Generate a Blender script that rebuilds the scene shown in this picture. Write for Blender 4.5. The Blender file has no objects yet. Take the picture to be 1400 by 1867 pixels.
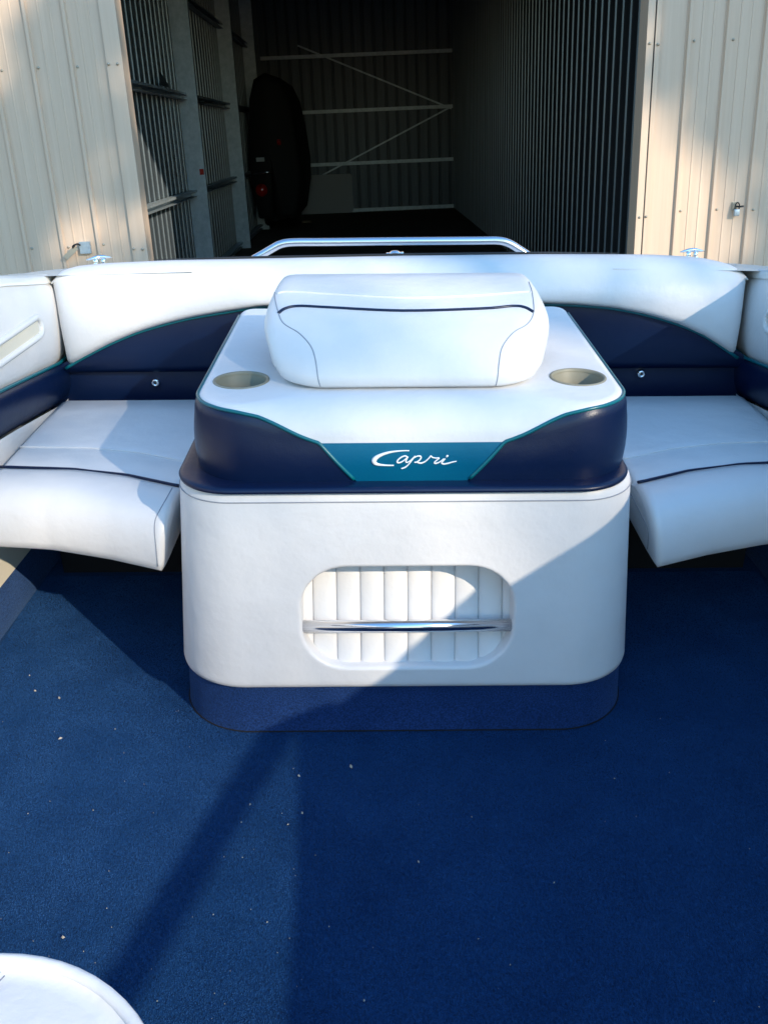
import bpy, bmesh, math, random
import numpy as np
from mathutils import Vector, Matrix, geometry
from mathutils.bvhtree import BVHTree

R = math.radians
sc = bpy.context.scene
COL = sc.collection

# ------------------------------------------------------------------ camera, sky, sun, exposure
# The boat stands slightly nose-down and heeled on its trailer: TILT takes boat space to the world.
TILT = Matrix.Rotation(R(1.9), 4, 'Y') @ Matrix.Rotation(R(4.1), 4, 'X')
FOCAL_PX, PITCH, ROLL = 1700.0, R(26.2), 0.0075
EYE = Vector((-0.045, 0.0, 1.3))                     # in boat space, above the cockpit floor
cam = bpy.data.cameras.new('camera')
cam.sensor_fit = 'HORIZONTAL'; cam.sensor_width = 36.0
cam.lens = 36.0 * FOCAL_PX / 1400.0
cam.clip_start = 0.02; cam.clip_end = 500
cam_o = bpy.data.objects.new('camera', cam); COL.objects.link(cam_o)
cam_o.matrix_world = TILT @ Matrix.Translation(EYE) @ Matrix.Rotation(math.pi / 2 - PITCH, 4, 'X') @ Matrix.Rotation(-ROLL, 4, 'Z')
sc.camera = cam_o

SUN_TO = (TILT.to_3x3() @ Vector((1.0, -1.1, 0.80))).normalized()     # towards the sun
elev = math.asin(SUN_TO.z)
world = bpy.data.worlds.new('World'); sc.world = world; world.use_nodes = True
wn = world.node_tree.nodes; wl = world.node_tree.links
sky = wn.new('ShaderNodeTexSky'); sky.sky_type = 'NISHITA'; sky.sun_disc = False
sky.sun_elevation = elev; sky.sun_rotation = math.atan2(SUN_TO.x, SUN_TO.y)
sky.air_density = 2.0; sky.dust_density = 0.0; sky.ozone_density = 8.5
wn['Background'].inputs['Strength'].default_value = 0.15
wl.new(sky.outputs[0], wn['Background'].inputs['Color'])
sun = bpy.data.lights.new('sun', 'SUN'); sun.energy = 2.0; sun.angle = R(0.53); sun.color = (1.0, 0.87, 0.69)
sun_o = bpy.data.objects.new('sun', sun); COL.objects.link(sun_o)
sun_o.rotation_euler = SUN_TO.to_track_quat('Z', 'Y').to_euler(); sun_o.location = (8, -8, 12)
sc.view_settings.view_transform = 'Standard'; sc.view_settings.look = 'None'
sc.view_settings.exposure = 1.36; sc.view_settings.gamma = 1.0; sc.view_settings.use_curve_mapping = False

# ------------------------------------------------------------------ helpers
def ray(u, v):
    a = (u - 700) / FOCAL_PX; b = (933.5 - v) / FOCAL_PX
    c, s = math.cos(ROLL), math.sin(ROLL)
    a, b = a * c + b * s, b * c - a * s
    return Vector((a, math.cos(PITCH) + b * math.sin(PITCH), -math.sin(PITCH) + b * math.cos(PITCH)))

def P(u, v, x=None, y=None, z=None):
    """survey helper: the point seen at (u, v) that lies on the boat plane x, y or z = const"""
    d = ray(u, v)
    t = (x - EYE.x) / d.x if x is not None else (y - EYE.y) / d.y if y is not None else (z - EYE.z) / d.z
    return EYE + d * t

def interp(x, pts):
    if x <= pts[0][0]: return pts[0][1]
    for (a, fa), (b, fb) in zip(pts, pts[1:]):
        if x <= b: return fa + (fb - fa) * (x - a) / (b - a)
    return pts[-1][1]

def smooth(x, a, b):
    t = max(0, min(1, (x - a) / (b - a))); return t * t * (3 - 2 * t)

def catmull(pts, n=8):
    pts = [Vector(p) for p in pts]; out = []
    ext = [pts[0] * 2 - pts[1]] + pts + [pts[-1] * 2 - pts[-2]]
    for i in range(1, len(ext) - 2):
        p0, p1, p2, p3 = ext[i - 1:i + 3]
        for k in range(n):
            t = k / n
            out.append(0.5 * ((2 * p1) + (p2 - p0) * t + (2 * p0 - 5 * p1 + 4 * p2 - p3) * t * t + (3 * p1 - p0 - 3 * p2 + p3) * t ** 3))
    out.append(pts[-1]); return out

BOAT = []                                            # top-level things that stand in the tilted boat
def link(o, parent=None, boat=False):
    COL.objects.link(o)
    if parent is not None: o.parent = parent
    elif boat: BOAT.append(o)
    return o

def obj(name, verts, faces, mat, parent=None, flat=False, boat=False):
    me = bpy.data.meshes.new(name)
    me.from_pydata([tuple(v) for v in verts], [], faces); me.update()
    if not flat:
        me.polygons.foreach_set('use_smooth', [True] * len(me.polygons))
    me.materials.append(mat)
    return link(bpy.data.objects.new(name, me), parent, boat)

def bobj(name, bm, mat, parent=None, flat=False, boat=False):
    me = bpy.data.meshes.new(name); bm.normal_update(); bm.to_mesh(me); bm.free()
    if not flat: me.polygons.foreach_set('use_smooth', [True] * len(me.polygons))
    me.materials.append(mat)
    return link(bpy.data.objects.new(name, me), parent, boat)

def tag(o, label=None, cat=None, group=None, kind=None):
    for k, v in (('label', label), ('category', cat), ('group', group), ('kind', kind)):
        if v: o[k] = v
    return o

def empty(name, loc=(0, 0, 0), boat=False):
    o = bpy.data.objects.new(name, None); o.empty_display_size = 0.1
    link(o, None, boat); o.location = loc; return o

def rebase(root, loc):
    loc = Vector(loc); root.location = loc
    for c in root.children: c.location = c.location - loc

def grid(rows, close_u=False, close_v=False):
    n, m = len(rows), len(rows[0]); V = [p for r in rows for p in r]; Fc = []
    for i in range(n if close_v else n - 1):
        for j in range(m if close_u else m - 1):
            a, b = i * m + j, i * m + (j + 1) % m
            c, d = ((i + 1) % n) * m + (j + 1) % m, ((i + 1) % n) * m + j
            Fc.append((a, b, c, d))
    return V, Fc

def join(*parts):
    V, Fc = [], []
    for v, f in parts:
        o = len(V); V += list(v); Fc += [tuple(i + o for i in q) for q in f]
    return V, Fc

def tube(pts, r, seg=8, caps=True, closed=False):
    pts = [Vector(p) for p in pts]; n = len(pts); rows = []
    up = None
    for i, p in enumerate(pts):
        if closed: t = pts[(i + 1) % n] - pts[i - 1]
        else: t = pts[min(i + 1, n - 1)] - pts[max(i - 1, 0)]
        t.normalize()
        if up is None:
            up = t.orthogonal().normalized()
        up = (up - t * up.dot(t)).normalized(); sd = t.cross(up)
        rr = r[i] if isinstance(r, (list, tuple)) else r
        rows.append([p + (up * math.cos(2 * math.pi * k / seg) + sd * math.sin(2 * math.pi * k / seg)) * rr for k in range(seg)])
    V, Fc = grid(rows, close_u=True, close_v=closed)
    if caps and not closed:
        Fc.append(tuple(range(seg))[::-1]); Fc.append(tuple((n - 1) * seg + k for k in range(seg)))
    return V, Fc

def boxm(x0, x1, y0, y1, z0, z1):
    V = [(x, y, z) for z in (z0, z1) for y in (y0, y1) for x in (x0, x1)]
    return V, [(0, 2, 3, 1), (4, 5, 7, 6), (0, 1, 5, 4), (2, 6, 7, 3), (0, 4, 6, 2), (1, 3, 7, 5)]

def bevbox(name, x0, x1, y0, y1, z0, z1, bev, mat, parent=None, seg=2, boat=False):
    bm = bmesh.new(); bmesh.ops.create_cube(bm, size=1)
    for v in bm.verts:
        v.co = ((x0 + x1) / 2 + v.co.x * (x1 - x0), (y0 + y1) / 2 + v.co.y * (y1 - y0), (z0 + z1) / 2 + v.co.z * (z1 - z0))
    bmesh.ops.bevel(bm, geom=bm.edges[:], offset=bev, segments=seg, affect='EDGES', profile=0.5)
    return bobj(name, bm, mat, parent, flat=(seg < 2), boat=boat)

def lathe(prof, c, seg=32, axis='z'):
    rows = []
    for r, h in prof:
        rows.append([Vector((c[0] + r * math.cos(2 * math.pi * k / seg), c[1] + r * math.sin(2 * math.pi * k / seg), c[2] + h)) if axis == 'z'
                     else Vector((c[0] + r * math.cos(2 * math.pi * k / seg), c[1] - h, c[2] + r * math.sin(2 * math.pi * k / seg))) for k in range(seg)])
    return grid(rows, close_u=True)

def bvh_of(*objs):
    V, Fc = [], []
    for o in objs:
        off = len(V); V += [v.co.copy() for v in o.data.vertices]
        Fc += [tuple(i + off for i in p.vertices) for p in o.data.polygons]
    return BVHTree.FromPolygons(V, Fc)

def on(bvh, u, v, off=0.0):
    """survey helper: the point of a built surface that is seen at (u, v), lifted off along its normal"""
    h, n, _, _ = bvh.ray_cast(EYE, ray(u, v).normalized())
    if h is None: return None
    if n.dot(ray(u, v)) > 0: n = -n
    return h + n * off

def seam(bvh, pix, off, n=6):
    pts = catmull([(u, v, 0) for u, v in pix], n)
    out = [on(bvh, p.x, p.y, off) for p in pts]
    return [p for p in out if p is not None]

# ------------------------------------------------------------------ materials
def mat(name, color, rough=0.5, metal=0.0, spec=0.5, bump=None, var=None, sheen=0.0, coat=0.0):
    """bump: list of (scale, strength, distance); var: (scale, amount, second colour)"""
    m = bpy.data.materials.new(name); m.use_nodes = True
    nt = m.node_tree; N = nt.nodes; L = nt.links; b = N['Principled BSDF']
    b.inputs['Base Color'].default_value = (*color, 1); b.inputs['Roughness'].default_value = rough
    b.inputs['Metallic'].default_value = metal; b.inputs['Specular IOR Level'].default_value = spec
    b.inputs['Sheen Weight'].default_value = sheen; b.inputs['Coat Weight'].default_value = coat
    tc = N.new('ShaderNodeTexCoord')
    if var:
        nz = N.new('ShaderNodeTexNoise'); nz.inputs['Scale'].default_value = var[0]; nz.inputs['Detail'].default_value = 6
        nz.inputs['Roughness'].default_value = 0.65
        rp = N.new('ShaderNodeValToRGB'); rp.color_ramp.elements[0].position = 0.35; rp.color_ramp.elements[1].position = 0.72
        rp.color_ramp.elements[0].color = (*color, 1); rp.color_ramp.elements[1].color = (*var[2], 1)
        mx = N.new('ShaderNodeMixRGB'); mx.inputs[0].default_value = var[1]; mx.inputs[1].default_value = (*color, 1)
        L.new(tc.outputs['Object'], nz.inputs['Vector']); L.new(nz.outputs['Fac'], rp.inputs[0]); L.new(rp.outputs[0], mx.inputs[2])
        L.new(mx.outputs[0], b.inputs['Base Color'])
    last = None
    for (scale, strength, dist) in (bump or []):
        nz = N.new('ShaderNodeTexNoise'); nz.inputs['Scale'].default_value = scale; nz.inputs['Detail'].default_value = 3
        bp = N.new('ShaderNodeBump'); bp.inputs['Strength'].default_value = strength; bp.inputs['Distance'].default_value = dist
        L.new(tc.outputs['Object'], nz.inputs['Vector']); L.new(nz.outputs['Fac'], bp.inputs['Height'])
        if last: L.new(last.outputs[0], bp.inputs['Normal'])
        last = bp
    if last: L.new(last.outputs[0], b.inputs['Normal'])
    return m

M = {}
M['white'] = mat('white_vinyl', (0.735, 0.715, 0.70), 0.42, bump=[(13, 0.26, 0.012), (38, 0.10, 0.004), (150, 0.20, 0.0016)], var=(9, 0.5, (0.675, 0.65, 0.625)))
M['navy'] = mat('navy_vinyl', (0.0015, 0.009, 0.040), 0.34, spec=0.4, bump=[(11, 0.22, 0.01), (420, 0.25, 0.001)])
M['teal'] = mat('teal_vinyl', (0.0, 0.135, 0.255), 0.30, metal=0.35, bump=[(30, 0.10, 0.004), (420, 0.2, 0.001)])
M['teal_pipe'] = mat('teal_piping', (0.0, 0.12, 0.15), 0.3)
M['thread'] = mat('white_thread', (0.78, 0.78, 0.78), 0.55, bump=[(500, 0.5, 0.001)])
M['seam'] = mat('grey_seam_thread', (0.30, 0.31, 0.34), 0.7)  # even grey for the seam threads and the backing of the pleats
M['chrome'] = mat('chrome', (0.82, 0.83, 0.85), 0.07, metal=1.0, bump=[(6, 0.05, 0.004)])
M['bar'] = mat('polished_bar', (0.74, 0.76, 0.80), 0.16, metal=1.0)
M['alu'] = mat('brushed_aluminium', (0.72, 0.73, 0.76), 0.24, metal=1.0, bump=[(60, 0.05, 0.002)])
M['gel'] = mat('white_gelcoat', (0.80, 0.80, 0.78), 0.22, coat=0.3, bump=[(5, 0.06, 0.01)])
M['liner'] = mat('cream_liner', (0.70, 0.64, 0.52), 0.5, bump=[(200, 0.2, 0.002)])
M['black'] = mat('black_rubber', (0.012, 0.012, 0.014), 0.5)
M['cup'] = mat('beige_plastic', (0.25, 0.225, 0.16), 0.5, bump=[(70, 0.15, 0.002)])
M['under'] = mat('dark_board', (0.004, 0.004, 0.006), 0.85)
M['dirt'] = mat('crumb', (0.50, 0.46, 0.40), 0.8, var=(60, 0.9, (0.22, 0.20, 0.16)))

def carpet_mat(name='navy_carpet', lo=(0.002, 0.024, 0.080, 1), hi=(0.006, 0.045, 0.130, 1)):
    m = bpy.data.materials.new(name); m.use_nodes = True
    nt = m.node_tree; N = nt.nodes; L = nt.links; b = N['Principled BSDF']
    b.inputs['Roughness'].default_value = 0.85; b.inputs['Specular IOR Level'].default_value = 0.15
    b.inputs['Sheen Weight'].default_value = 0.15; b.inputs['Sheen Roughness'].default_value = 0.45
    b.inputs['Sheen Tint'].default_value = (0.25, 0.45, 0.8, 1)
    tc = N.new('ShaderNodeTexCoord')
    n1 = N.new('ShaderNodeTexNoise'); n1.inputs['Scale'].default_value = 2.5; n1.inputs['Detail'].default_value = 8; n1.inputs['Roughness'].default_value = 0.7
    mp = N.new('ShaderNodeMapping'); mp.inputs['Scale'].default_value = (1.0, 0.45, 1.0)
    n2 = N.new('ShaderNodeTexNoise'); n2.inputs['Scale'].default_value = 290; n2.inputs['Detail'].default_value = 4; n2.inputs['Roughness'].default_value = 0.75
    L.new(tc.outputs['Object'], n1.inputs['Vector']); L.new(tc.outputs['Object'], mp.inputs[0]); L.new(mp.outputs[0], n2.inputs['Vector'])
    r1 = N.new('ShaderNodeValToRGB'); r1.color_ramp.elements[0].position = 0.33; r1.color_ramp.elements[1].position = 0.70
    r1.color_ramp.elements[0].color = lo; r1.color_ramp.elements[1].color = hi
    r2 = N.new('ShaderNodeValToRGB'); r2.color_ramp.elements[0].position = 0.30; r2.color_ramp.elements[1].position = 0.72
    r2.color_ramp.elements[0].color = (0.25, 0.25, 0.28, 1); r2.color_ramp.elements[1].color = (1.7, 1.7, 1.7, 1)
    mu = N.new('ShaderNodeMixRGB'); mu.blend_type = 'MULTIPLY'; mu.inputs[0].default_value = 1.0
    L.new(n1.outputs['Fac'], r1.inputs[0]); L.new(n2.outputs['Fac'], r2.inputs[0])
    L.new(r1.outputs[0], mu.inputs[1]); L.new(r2.outputs[0], mu.inputs[2]); L.new(mu.outputs[0], b.inputs['Base Color'])
    bp = N.new('ShaderNodeBump'); bp.inputs['Strength'].default_value = 0.7; bp.inputs['Distance'].default_value = 0.003
    L.new(n2.outputs['Fac'], bp.inputs['Height']); L.new(bp.outputs[0], b.inputs['Normal'])
    return m
M['carpet'] = carpet_mat()
M['pile'] = mat('carpet_pile', (0.006, 0.046, 0.150), 0.8, spec=0.2, var=(7, 0.8, (0.022, 0.088, 0.24)))
M['skirt'] = carpet_mat('upright_carpet', (0.006, 0.030, 0.112, 1), (0.018, 0.052, 0.17, 1))

def sheet_mat(name, base, second, rough, metal=0.0, stretch=(14, 14, 0.35), bumpd=0.0015):
    """painted or galvanised steel sheet: vertical streaks and dust"""
    m = bpy.data.materials.new(name); m.use_nodes = True
    nt = m.node_tree; N = nt.nodes; L = nt.links; b = N['Principled BSDF']
    b.inputs['Roughness'].default_value = rough; b.inputs['Metallic'].default_value = metal
    tc = N.new('ShaderNodeTexCoord'); oi = N.new('ShaderNodeObjectInfo')
    ad = N.new('ShaderNodeVectorMath'); ad.operation = 'ADD'
    mp = N.new('ShaderNodeMapping'); mp.inputs['Scale'].default_value = stretch
    nz = N.new('ShaderNodeTexNoise'); nz.inputs['Scale'].default_value = 2.2; nz.inputs['Detail'].default_value = 7; nz.inputs['Roughness'].default_value = 0.7
    rp = N.new('ShaderNodeValToRGB'); rp.color_ramp.elements[0].position = 0.30; rp.color_ramp.elements[1].position = 0.75
    rp.color_ramp.elements[0].color = (*base, 1); rp.color_ramp.elements[1].color = (*second, 1)
    L.new(tc.outputs['Object'], ad.inputs[0]); L.new(oi.outputs['Random'], ad.inputs[1])
    L.new(ad.outputs[0], mp.inputs[0]); L.new(mp.outputs[0], nz.inputs['Vector'])
    L.new(nz.outputs['Fac'], rp.inputs[0]); L.new(rp.outputs[0], b.inputs['Base Color'])
    n2 = N.new('ShaderNodeTexNoise'); n2.inputs['Scale'].default_value = 3.0
    bp = N.new('ShaderNodeBump'); bp.inputs['Strength'].default_value = 0.5; bp.inputs['Distance'].default_value = bumpd * 4
    L.new(tc.outputs['Object'], n2.inputs['Vector']); L.new(n2.outputs['Fac'], bp.inputs['Height']); L.new(bp.outputs[0], b.inputs['Normal'])
    return m
M['cream'] = sheet_mat('cream_steel_sheet', (0.63, 0.462, 0.335), (0.71, 0.54, 0.41), 0.5)
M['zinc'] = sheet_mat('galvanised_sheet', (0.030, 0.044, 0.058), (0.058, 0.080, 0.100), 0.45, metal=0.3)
M['post'] = sheet_mat('galvanised_post', (0.30, 0.38, 0.44), (0.52, 0.60, 0.66), 0.42, metal=0.4, stretch=(5, 5, 5))
M['zinc2'] = sheet_mat('lifted_galvanised_sheet', (0.056, 0.076, 0.095), (0.095, 0.122, 0.148), 0.42, metal=0.3)  # lighter copy of zinc, raised to brighten the back wall and left-wall sun patch
M['shaded_sheet'] = sheet_mat('shaded_wall_sheet', (0.007, 0.009, 0.012), (0.014, 0.018, 0.024), 0.6)  # right wall steel with its shade painted in, so the ribs stand out
M['lit_rib_steel'] = sheet_mat('lit_rib_steel', (0.11, 0.14, 0.16), (0.20, 0.24, 0.27), 0.35, metal=0.4)  # same wall steel, paled to paint in the light caught by rib flanks
M['screw'] = mat('screw_head', (0.45, 0.40, 0.32), 0.4, metal=0.3)
M['slab'] = mat('dusty_concrete', (0.10, 0.075, 0.055), 0.9, bump=[(30, 0.4, 0.01)], var=(2, 0.8, (0.16, 0.12, 0.09)))
M['gravel'] = mat('gravel_ground', (0.17, 0.14, 0.11), 0.95, bump=[(60, 0.8, 0.02)], var=(3, 0.9, (0.26, 0.22, 0.17)))
M['board'] = mat('pale_board', (0.45, 0.47, 0.48), 0.6)
M['darkpaint'] = mat('dark_vehicle_paint', (0.006, 0.006, 0.006), 0.75)
M['tyre'] = mat('tyre_rubber', (0.015, 0.015, 0.015), 0.8)
M['redlens'] = mat('red_lens', (0.35, 0.012, 0.008), 0.15, coat=0.6)
M['timber'] = mat('rough_timber', (0.36, 0.27, 0.17), 0.8, bump=[(60, 0.4, 0.004)])
M['bark'] = mat('bark', (0.22, 0.17, 0.13), 0.9, bump=[(12, 0.8, 0.03)])
M['leaf'] = mat('gum_leaf', (0.075, 0.11, 0.045), 0.55)
def glass_mat():
    m = bpy.data.materials.new('windscreen_glass'); m.use_nodes = True
    N = m.node_tree.nodes; L = m.node_tree.links; N.remove(N['Principled BSDF'])
    t = N.new('ShaderNodeBsdfTransparent'); t.inputs[0].default_value = (0.90, 0.95, 0.94, 1)
    g = N.new('ShaderNodeBsdfGlossy'); g.inputs['Roughness'].default_value = 0.03
    x = N.new('ShaderNodeMixShader'); x.inputs[0].default_value = 0.06; L.new(t.outputs[0], x.inputs[1]); L.new(g.outputs[0], x.inputs[2])
    L.new(x.outputs[0], N['Material Output'].inputs[0]); return m
M['glass'] = glass_mat()

# ------------------------------------------------------------------ ground and shed (upright world)
GROUND = -0.45
SHED = Matrix.Translation((0, 6.4, GROUND)) @ Matrix.Rotation(R(1.0), 4, 'Z')
XL, XR, YB, EAVE = -2.36, 1.985, 16.83, 4.7          # inside faces, depth and height of the shed
DL, DR, HEAD = -1.595, 1.675, 4.0                   # door opening
g = obj('ground', [(-150, -150, GROUND), (150, -150, GROUND), (150, 150, GROUND), (-150, 150, GROUND)], [(0, 1, 2, 3)], M['gravel'])
tag(g, kind='structure')
sf = obj('shed_floor', *boxm(XL - 0.05, XR + 0.05, -0.15, YB + 0.05, -0.2, 0.03), M['slab'], flat=True)
sf.matrix_world = SHED; tag(sf, kind='structure')

shed = empty('steel_shed'); shed.matrix_world = SHED
tag(shed, 'tall cream ribbed steel shed with open dark doorway behind the boat', 'shed')

# -- outer front cladding: one profiled panel per rib
RIB = 0.2405
def front_panel_mesh(z0, z1):
    prof = [(0, 0), (0.006, 0), (0.0125, -0.020), (0.030, -0.020), (0.0365, 0), (0.045, 0),
            (0.095, 0), (0.098, -0.003), (0.104, -0.003), (0.107, 0), (0.165, 0), (0.168, -0.003), (0.174, -0.003), (0.177, 0), (RIB - 0.001, 0)]
    outer = [[Vector((x, y, z)) for x, y in prof] for z in (z0, z1)]
    inner = [[Vector((x, y + 0.006, z)) for x, y in prof] for z in (z0, z1)]
    V, Fc = join(grid(outer), grid(inner))
    me = bpy.data.meshes.new('panel'); me.from_pydata([tuple(v) for v in V], [], Fc); me.update(); me.materials.append(M['cream']); return me
pm = front_panel_mesh(0.02, 5.2); ph = front_panel_mesh(HEAD + 0.03, 5.2)
def put_panel(x, me):
    o = bpy.data.objects.new('panel', me); link(o, shed); o.location = (x, 0, 0); return o
xs_left = [-2.17 + 0.012 + k * RIB - 0.02 for k in range(1, -16, -1)]
xs_right = [1.925 + k * RIB for k in range(0, 16)]
panels_l = [put_panel(x, pm) for x in xs_left]
panels_r = [put_panel(x, pm) for x in xs_right]
k = 0
x = xs_left[0] + RIB
while x < 1.70:
    put_panel(x, ph); x += RIB
# jamb flashings, head, corner strips
def shed_part(name, mesh, m, flat=True, parent=None): return obj(name, *mesh, M[m], parent or shed, flat=flat)
shed_part('jamb', join(boxm(DL - 0.10, DL, -0.024, -0.018, 0.02, HEAD), boxm(DL - 0.006, DL, -0.0175, 0.14, 0.02, HEAD)), 'cream')
shed_part('jamb', join(boxm(DR, DR + 0.045, -0.026, -0.020, 0.02, HEAD), boxm(DR, DR + 0.008, -0.0195, 0.16, 0.02, HEAD),
                       boxm(DR + 0.055, DR + 0.085, -0.024, -0.012, 0.02, HEAD), boxm(DR + 0.085, 1.924, 0.0, 0.006, 0.02, HEAD)), 'cream')
shed_part('door_head', boxm(DL, DR, 0.012, 0.16, HEAD, HEAD + 0.25), 'cream')
# front framing hides the inside of the cladding
shed_part('front_frame', join(boxm(XL - 3.4, DL - 0.012, 0.02, 0.04, 0.03, EAVE + 0.5), boxm(DR + 0.012, XR + 3.7, 0.02, 0.04, 0.03, EAVE + 0.5),
                              boxm(DL - 0.012, DR + 0.012, 0.17, 0.19, HEAD + 0.02, EAVE + 0.5)), 'zinc')
# screws
scr = []
rs = random.Random(3)
for xx, zs in [(p.location.x + 0.055, (1.135, 2.21)) for p in panels_l] + [(p.location.x + 0.058, (1.185, 2.215)) for p in panels_r] + [(DL - 0.03, (1.10, 2.22)), (DL - 0.085, (1.10, 2.22)), (DR + 0.02, (1.17, 2.2)), (DR + 0.07, (1.17, 2.2))]:
    for z in zs:
        yy = -0.0265 if (DL - 0.2 < xx < DR + 0.1) else 0.0
        dx, dz = rs.uniform(-.006, .006), rs.uniform(-.008, .008)
        scr.append(lathe([(0.0001, 0.009), (0.004, 0.009), (0.0055, 0.004), (0.009, 0.003), (0.009, -0.001)], (xx + dx, yy, z + dz), 8, 'y'))
o = obj('screw_heads', *join(*scr), M['screw'], shed); tag(o, kind='stuff')

# -- inside walls: sheet plus one rib piece each
def rib_mesh(name, h, depth, w, m):
    prof = [(-w / 2, 0), (-w * 0.36, depth), (w * 0.36, depth), (w / 2, 0)]
    V, Fc = grid([[Vector((x, y, z)) for x, y in prof] for z in (0.03, h)])
    me = bpy.data.meshes.new(name); me.from_pydata([tuple(v) for v in V], [], Fc); me.update(); me.materials.append(M[m]); return me
rm = rib_mesh('rib', EAVE, 0.012, 0.022, 'lit_rib_steel')
def wall(name, mesh, m='zinc'): return obj(name, *mesh, M[m], shed, flat=True)
rw = wall('side_wall', boxm(XR, XR + 0.02, 0.045, YB + 0.02, 0.03, EAVE), 'shaded_sheet')
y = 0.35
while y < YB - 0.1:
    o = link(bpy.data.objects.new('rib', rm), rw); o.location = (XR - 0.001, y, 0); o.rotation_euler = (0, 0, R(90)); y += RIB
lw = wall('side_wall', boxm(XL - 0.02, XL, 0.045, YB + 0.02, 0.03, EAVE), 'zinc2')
y = 0.35
while y < YB - 0.1:
    o = link(bpy.data.objects.new('rib', rm), lw); o.location = (XL + 0.001, y, 0); o.rotation_euler = (0, 0, R(-90)); y += RIB
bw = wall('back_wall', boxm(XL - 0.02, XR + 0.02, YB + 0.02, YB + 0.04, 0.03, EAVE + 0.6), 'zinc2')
brm = rib_mesh('rib', EAVE, 0.035, 0.075, 'zinc')
x = XL + 0.16
while x < XR - 0.05:
    o = link(bpy.data.objects.new('rib', brm), bw); o.location = (x, YB + 0.021, 0); o.rotation_euler = (0, 0, R(180)); x += RIB
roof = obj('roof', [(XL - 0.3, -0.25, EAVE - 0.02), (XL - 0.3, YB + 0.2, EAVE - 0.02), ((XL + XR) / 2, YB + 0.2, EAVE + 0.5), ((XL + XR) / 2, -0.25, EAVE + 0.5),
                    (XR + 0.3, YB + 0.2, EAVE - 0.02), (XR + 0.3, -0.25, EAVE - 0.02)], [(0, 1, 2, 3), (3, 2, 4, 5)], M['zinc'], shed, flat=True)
# back girts (lipped channels), bottom rail and brace straps
def channel(x0, x1, yf, zc, h=0.075, d=0.06, t=0.004):
    return join(boxm(x0, x1, yf - d, yf - d + t, zc - h / 2, zc + h / 2), boxm(x0, x1, yf - d + t, yf - 0.001, zc + h / 2 - t, zc + h / 2),
                boxm(x0, x1, yf - d + t, yf - 0.001, zc - h / 2, zc - h / 2 + t))
for z in (0.09, 1.135, 2.27, 3.42):
    shed_part('girt', channel(XL + 0.004, XR - 0.034, YB - 0.016, z), 'post')
def strap(p, q, w=0.035, t=0.003):
    p, q = Vector(p), Vector(q); d = (q - p).normalized(); n = Vector((0, 1, 0)); s = d.cross(n).normalized() * w / 2; n = n * t
    V = [p + s, p - s, q - s, q + s]; V += [a + n for a in V]
    return V, [(0, 1, 2, 3), (7, 6, 5, 4), (0, 4, 5, 1), (1, 5, 6, 2), (2, 6, 7, 3), (3, 7, 4, 0)]
shed_part('brace_strap', strap((-1.5, YB - 0.085, 3.65), (1.92, YB - 0.085, 2.22)), 'post')
shed_part('brace_strap', strap((-2.3, YB - 0.090, 0.38), (1.92, YB - 0.090, 2.26)), 'post')
# left wall posts and girts
for yy in (6.0, 10.0, 13.4):
    p = shed_part('post', join(boxm(XL + 0.004, XL + 0.235, yy, yy + 0.004, 0.03, EAVE), boxm(XL + 0.231, XL + 0.235, yy + 0.004, yy + 0.075, 0.03, EAVE),
                           boxm(XL + 0.215, XL + 0.231, yy + 0.071, yy + 0.075, 0.03, EAVE)), 'post')
    if yy == 6.0:
        sq = shed_part('cleat_tag', boxm(XL + 0.17, XL + 0.222, yy - 0.004, yy - 0.001, 1.36, 1.43), 'redlens', parent=p)
for z in (0.10, 1.15, 2.27, 3.42):
    for y0, y1 in ((0.3, 5.99), (6.09, 9.99), (10.09, 13.39)):
        V, Fc = join(boxm(XL + 0.034, XL + 0.115, y0, y1, z + 0.034, z + 0.038), boxm(XL + 0.034, XL + 0.115, y0, y1, z - 0.042, z - 0.038),
                     boxm(XL + 0.111, XL + 0.115, y0, y1, z + 0.010, z + 0.0335), boxm(XL + 0.034, XL + 0.038, y0, y1, z - 0.0375, z + 0.0335))
        obj('girt', V, Fc, M['post'], shed, flat=True)
obj('bracket', [(XL + 0.12, 4.35, 2.315), (XL + 0.12, 4.95, 2.315), (XL + 0.12, 4.48, 2.45), (XL + 0.116, 4.35, 2.315), (XL + 0.116, 4.95, 2.315), (XL + 0.116, 4.48, 2.45)],
    [(0, 1, 2), (5, 4, 3), (0, 3, 4, 1), (1, 4, 5, 2), (2, 5, 3, 0)], M['zinc'], shed, flat=True)

# -- lock gear on the outer walls
def in_shed(o): o.matrix_basis = SHED @ o.matrix_basis; return o
hasp = empty('door_hasp', (-2.035, -0.03, 1.12))
tag(hasp, 'small open galvanised hasp latch on the left cream wall', 'hasp')
obj('plate', *boxm(-0.005, 0.065, 0.0, 0.029, -0.035, 0.040), M['post'], hasp, flat=True)
obj('staple', *tube(catmull([(0.0, 0.004, 0.020), (-0.005, -0.035, 0.032), (-0.035, -0.04, 0.02), (-0.045, 0.0, -0.005)], 5), 0.006, 8), M['black'], hasp)
V, Fc = boxm(-0.06, 0.045, -0.003, 0.003, -0.017, 0.017)
rot = Matrix.Rotation(R(-38), 4, 'Y'); 
obj('strap', [rot @ Vector(v) + Vector((-0.055, -0.022, -0.018)) for v in V], Fc, M['screw'], hasp, flat=True)
in_shed(hasp)
pad = empty('padlock', (2.345, -0.03, 1.18))
tag(pad, 'small padlock hanging on the right cream wall', 'padlock')
bevbox('lock_body', -0.018, 0.018, -0.011, 0.011, -0.036, 0.008, 0.005, M['post'], pad)
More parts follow.
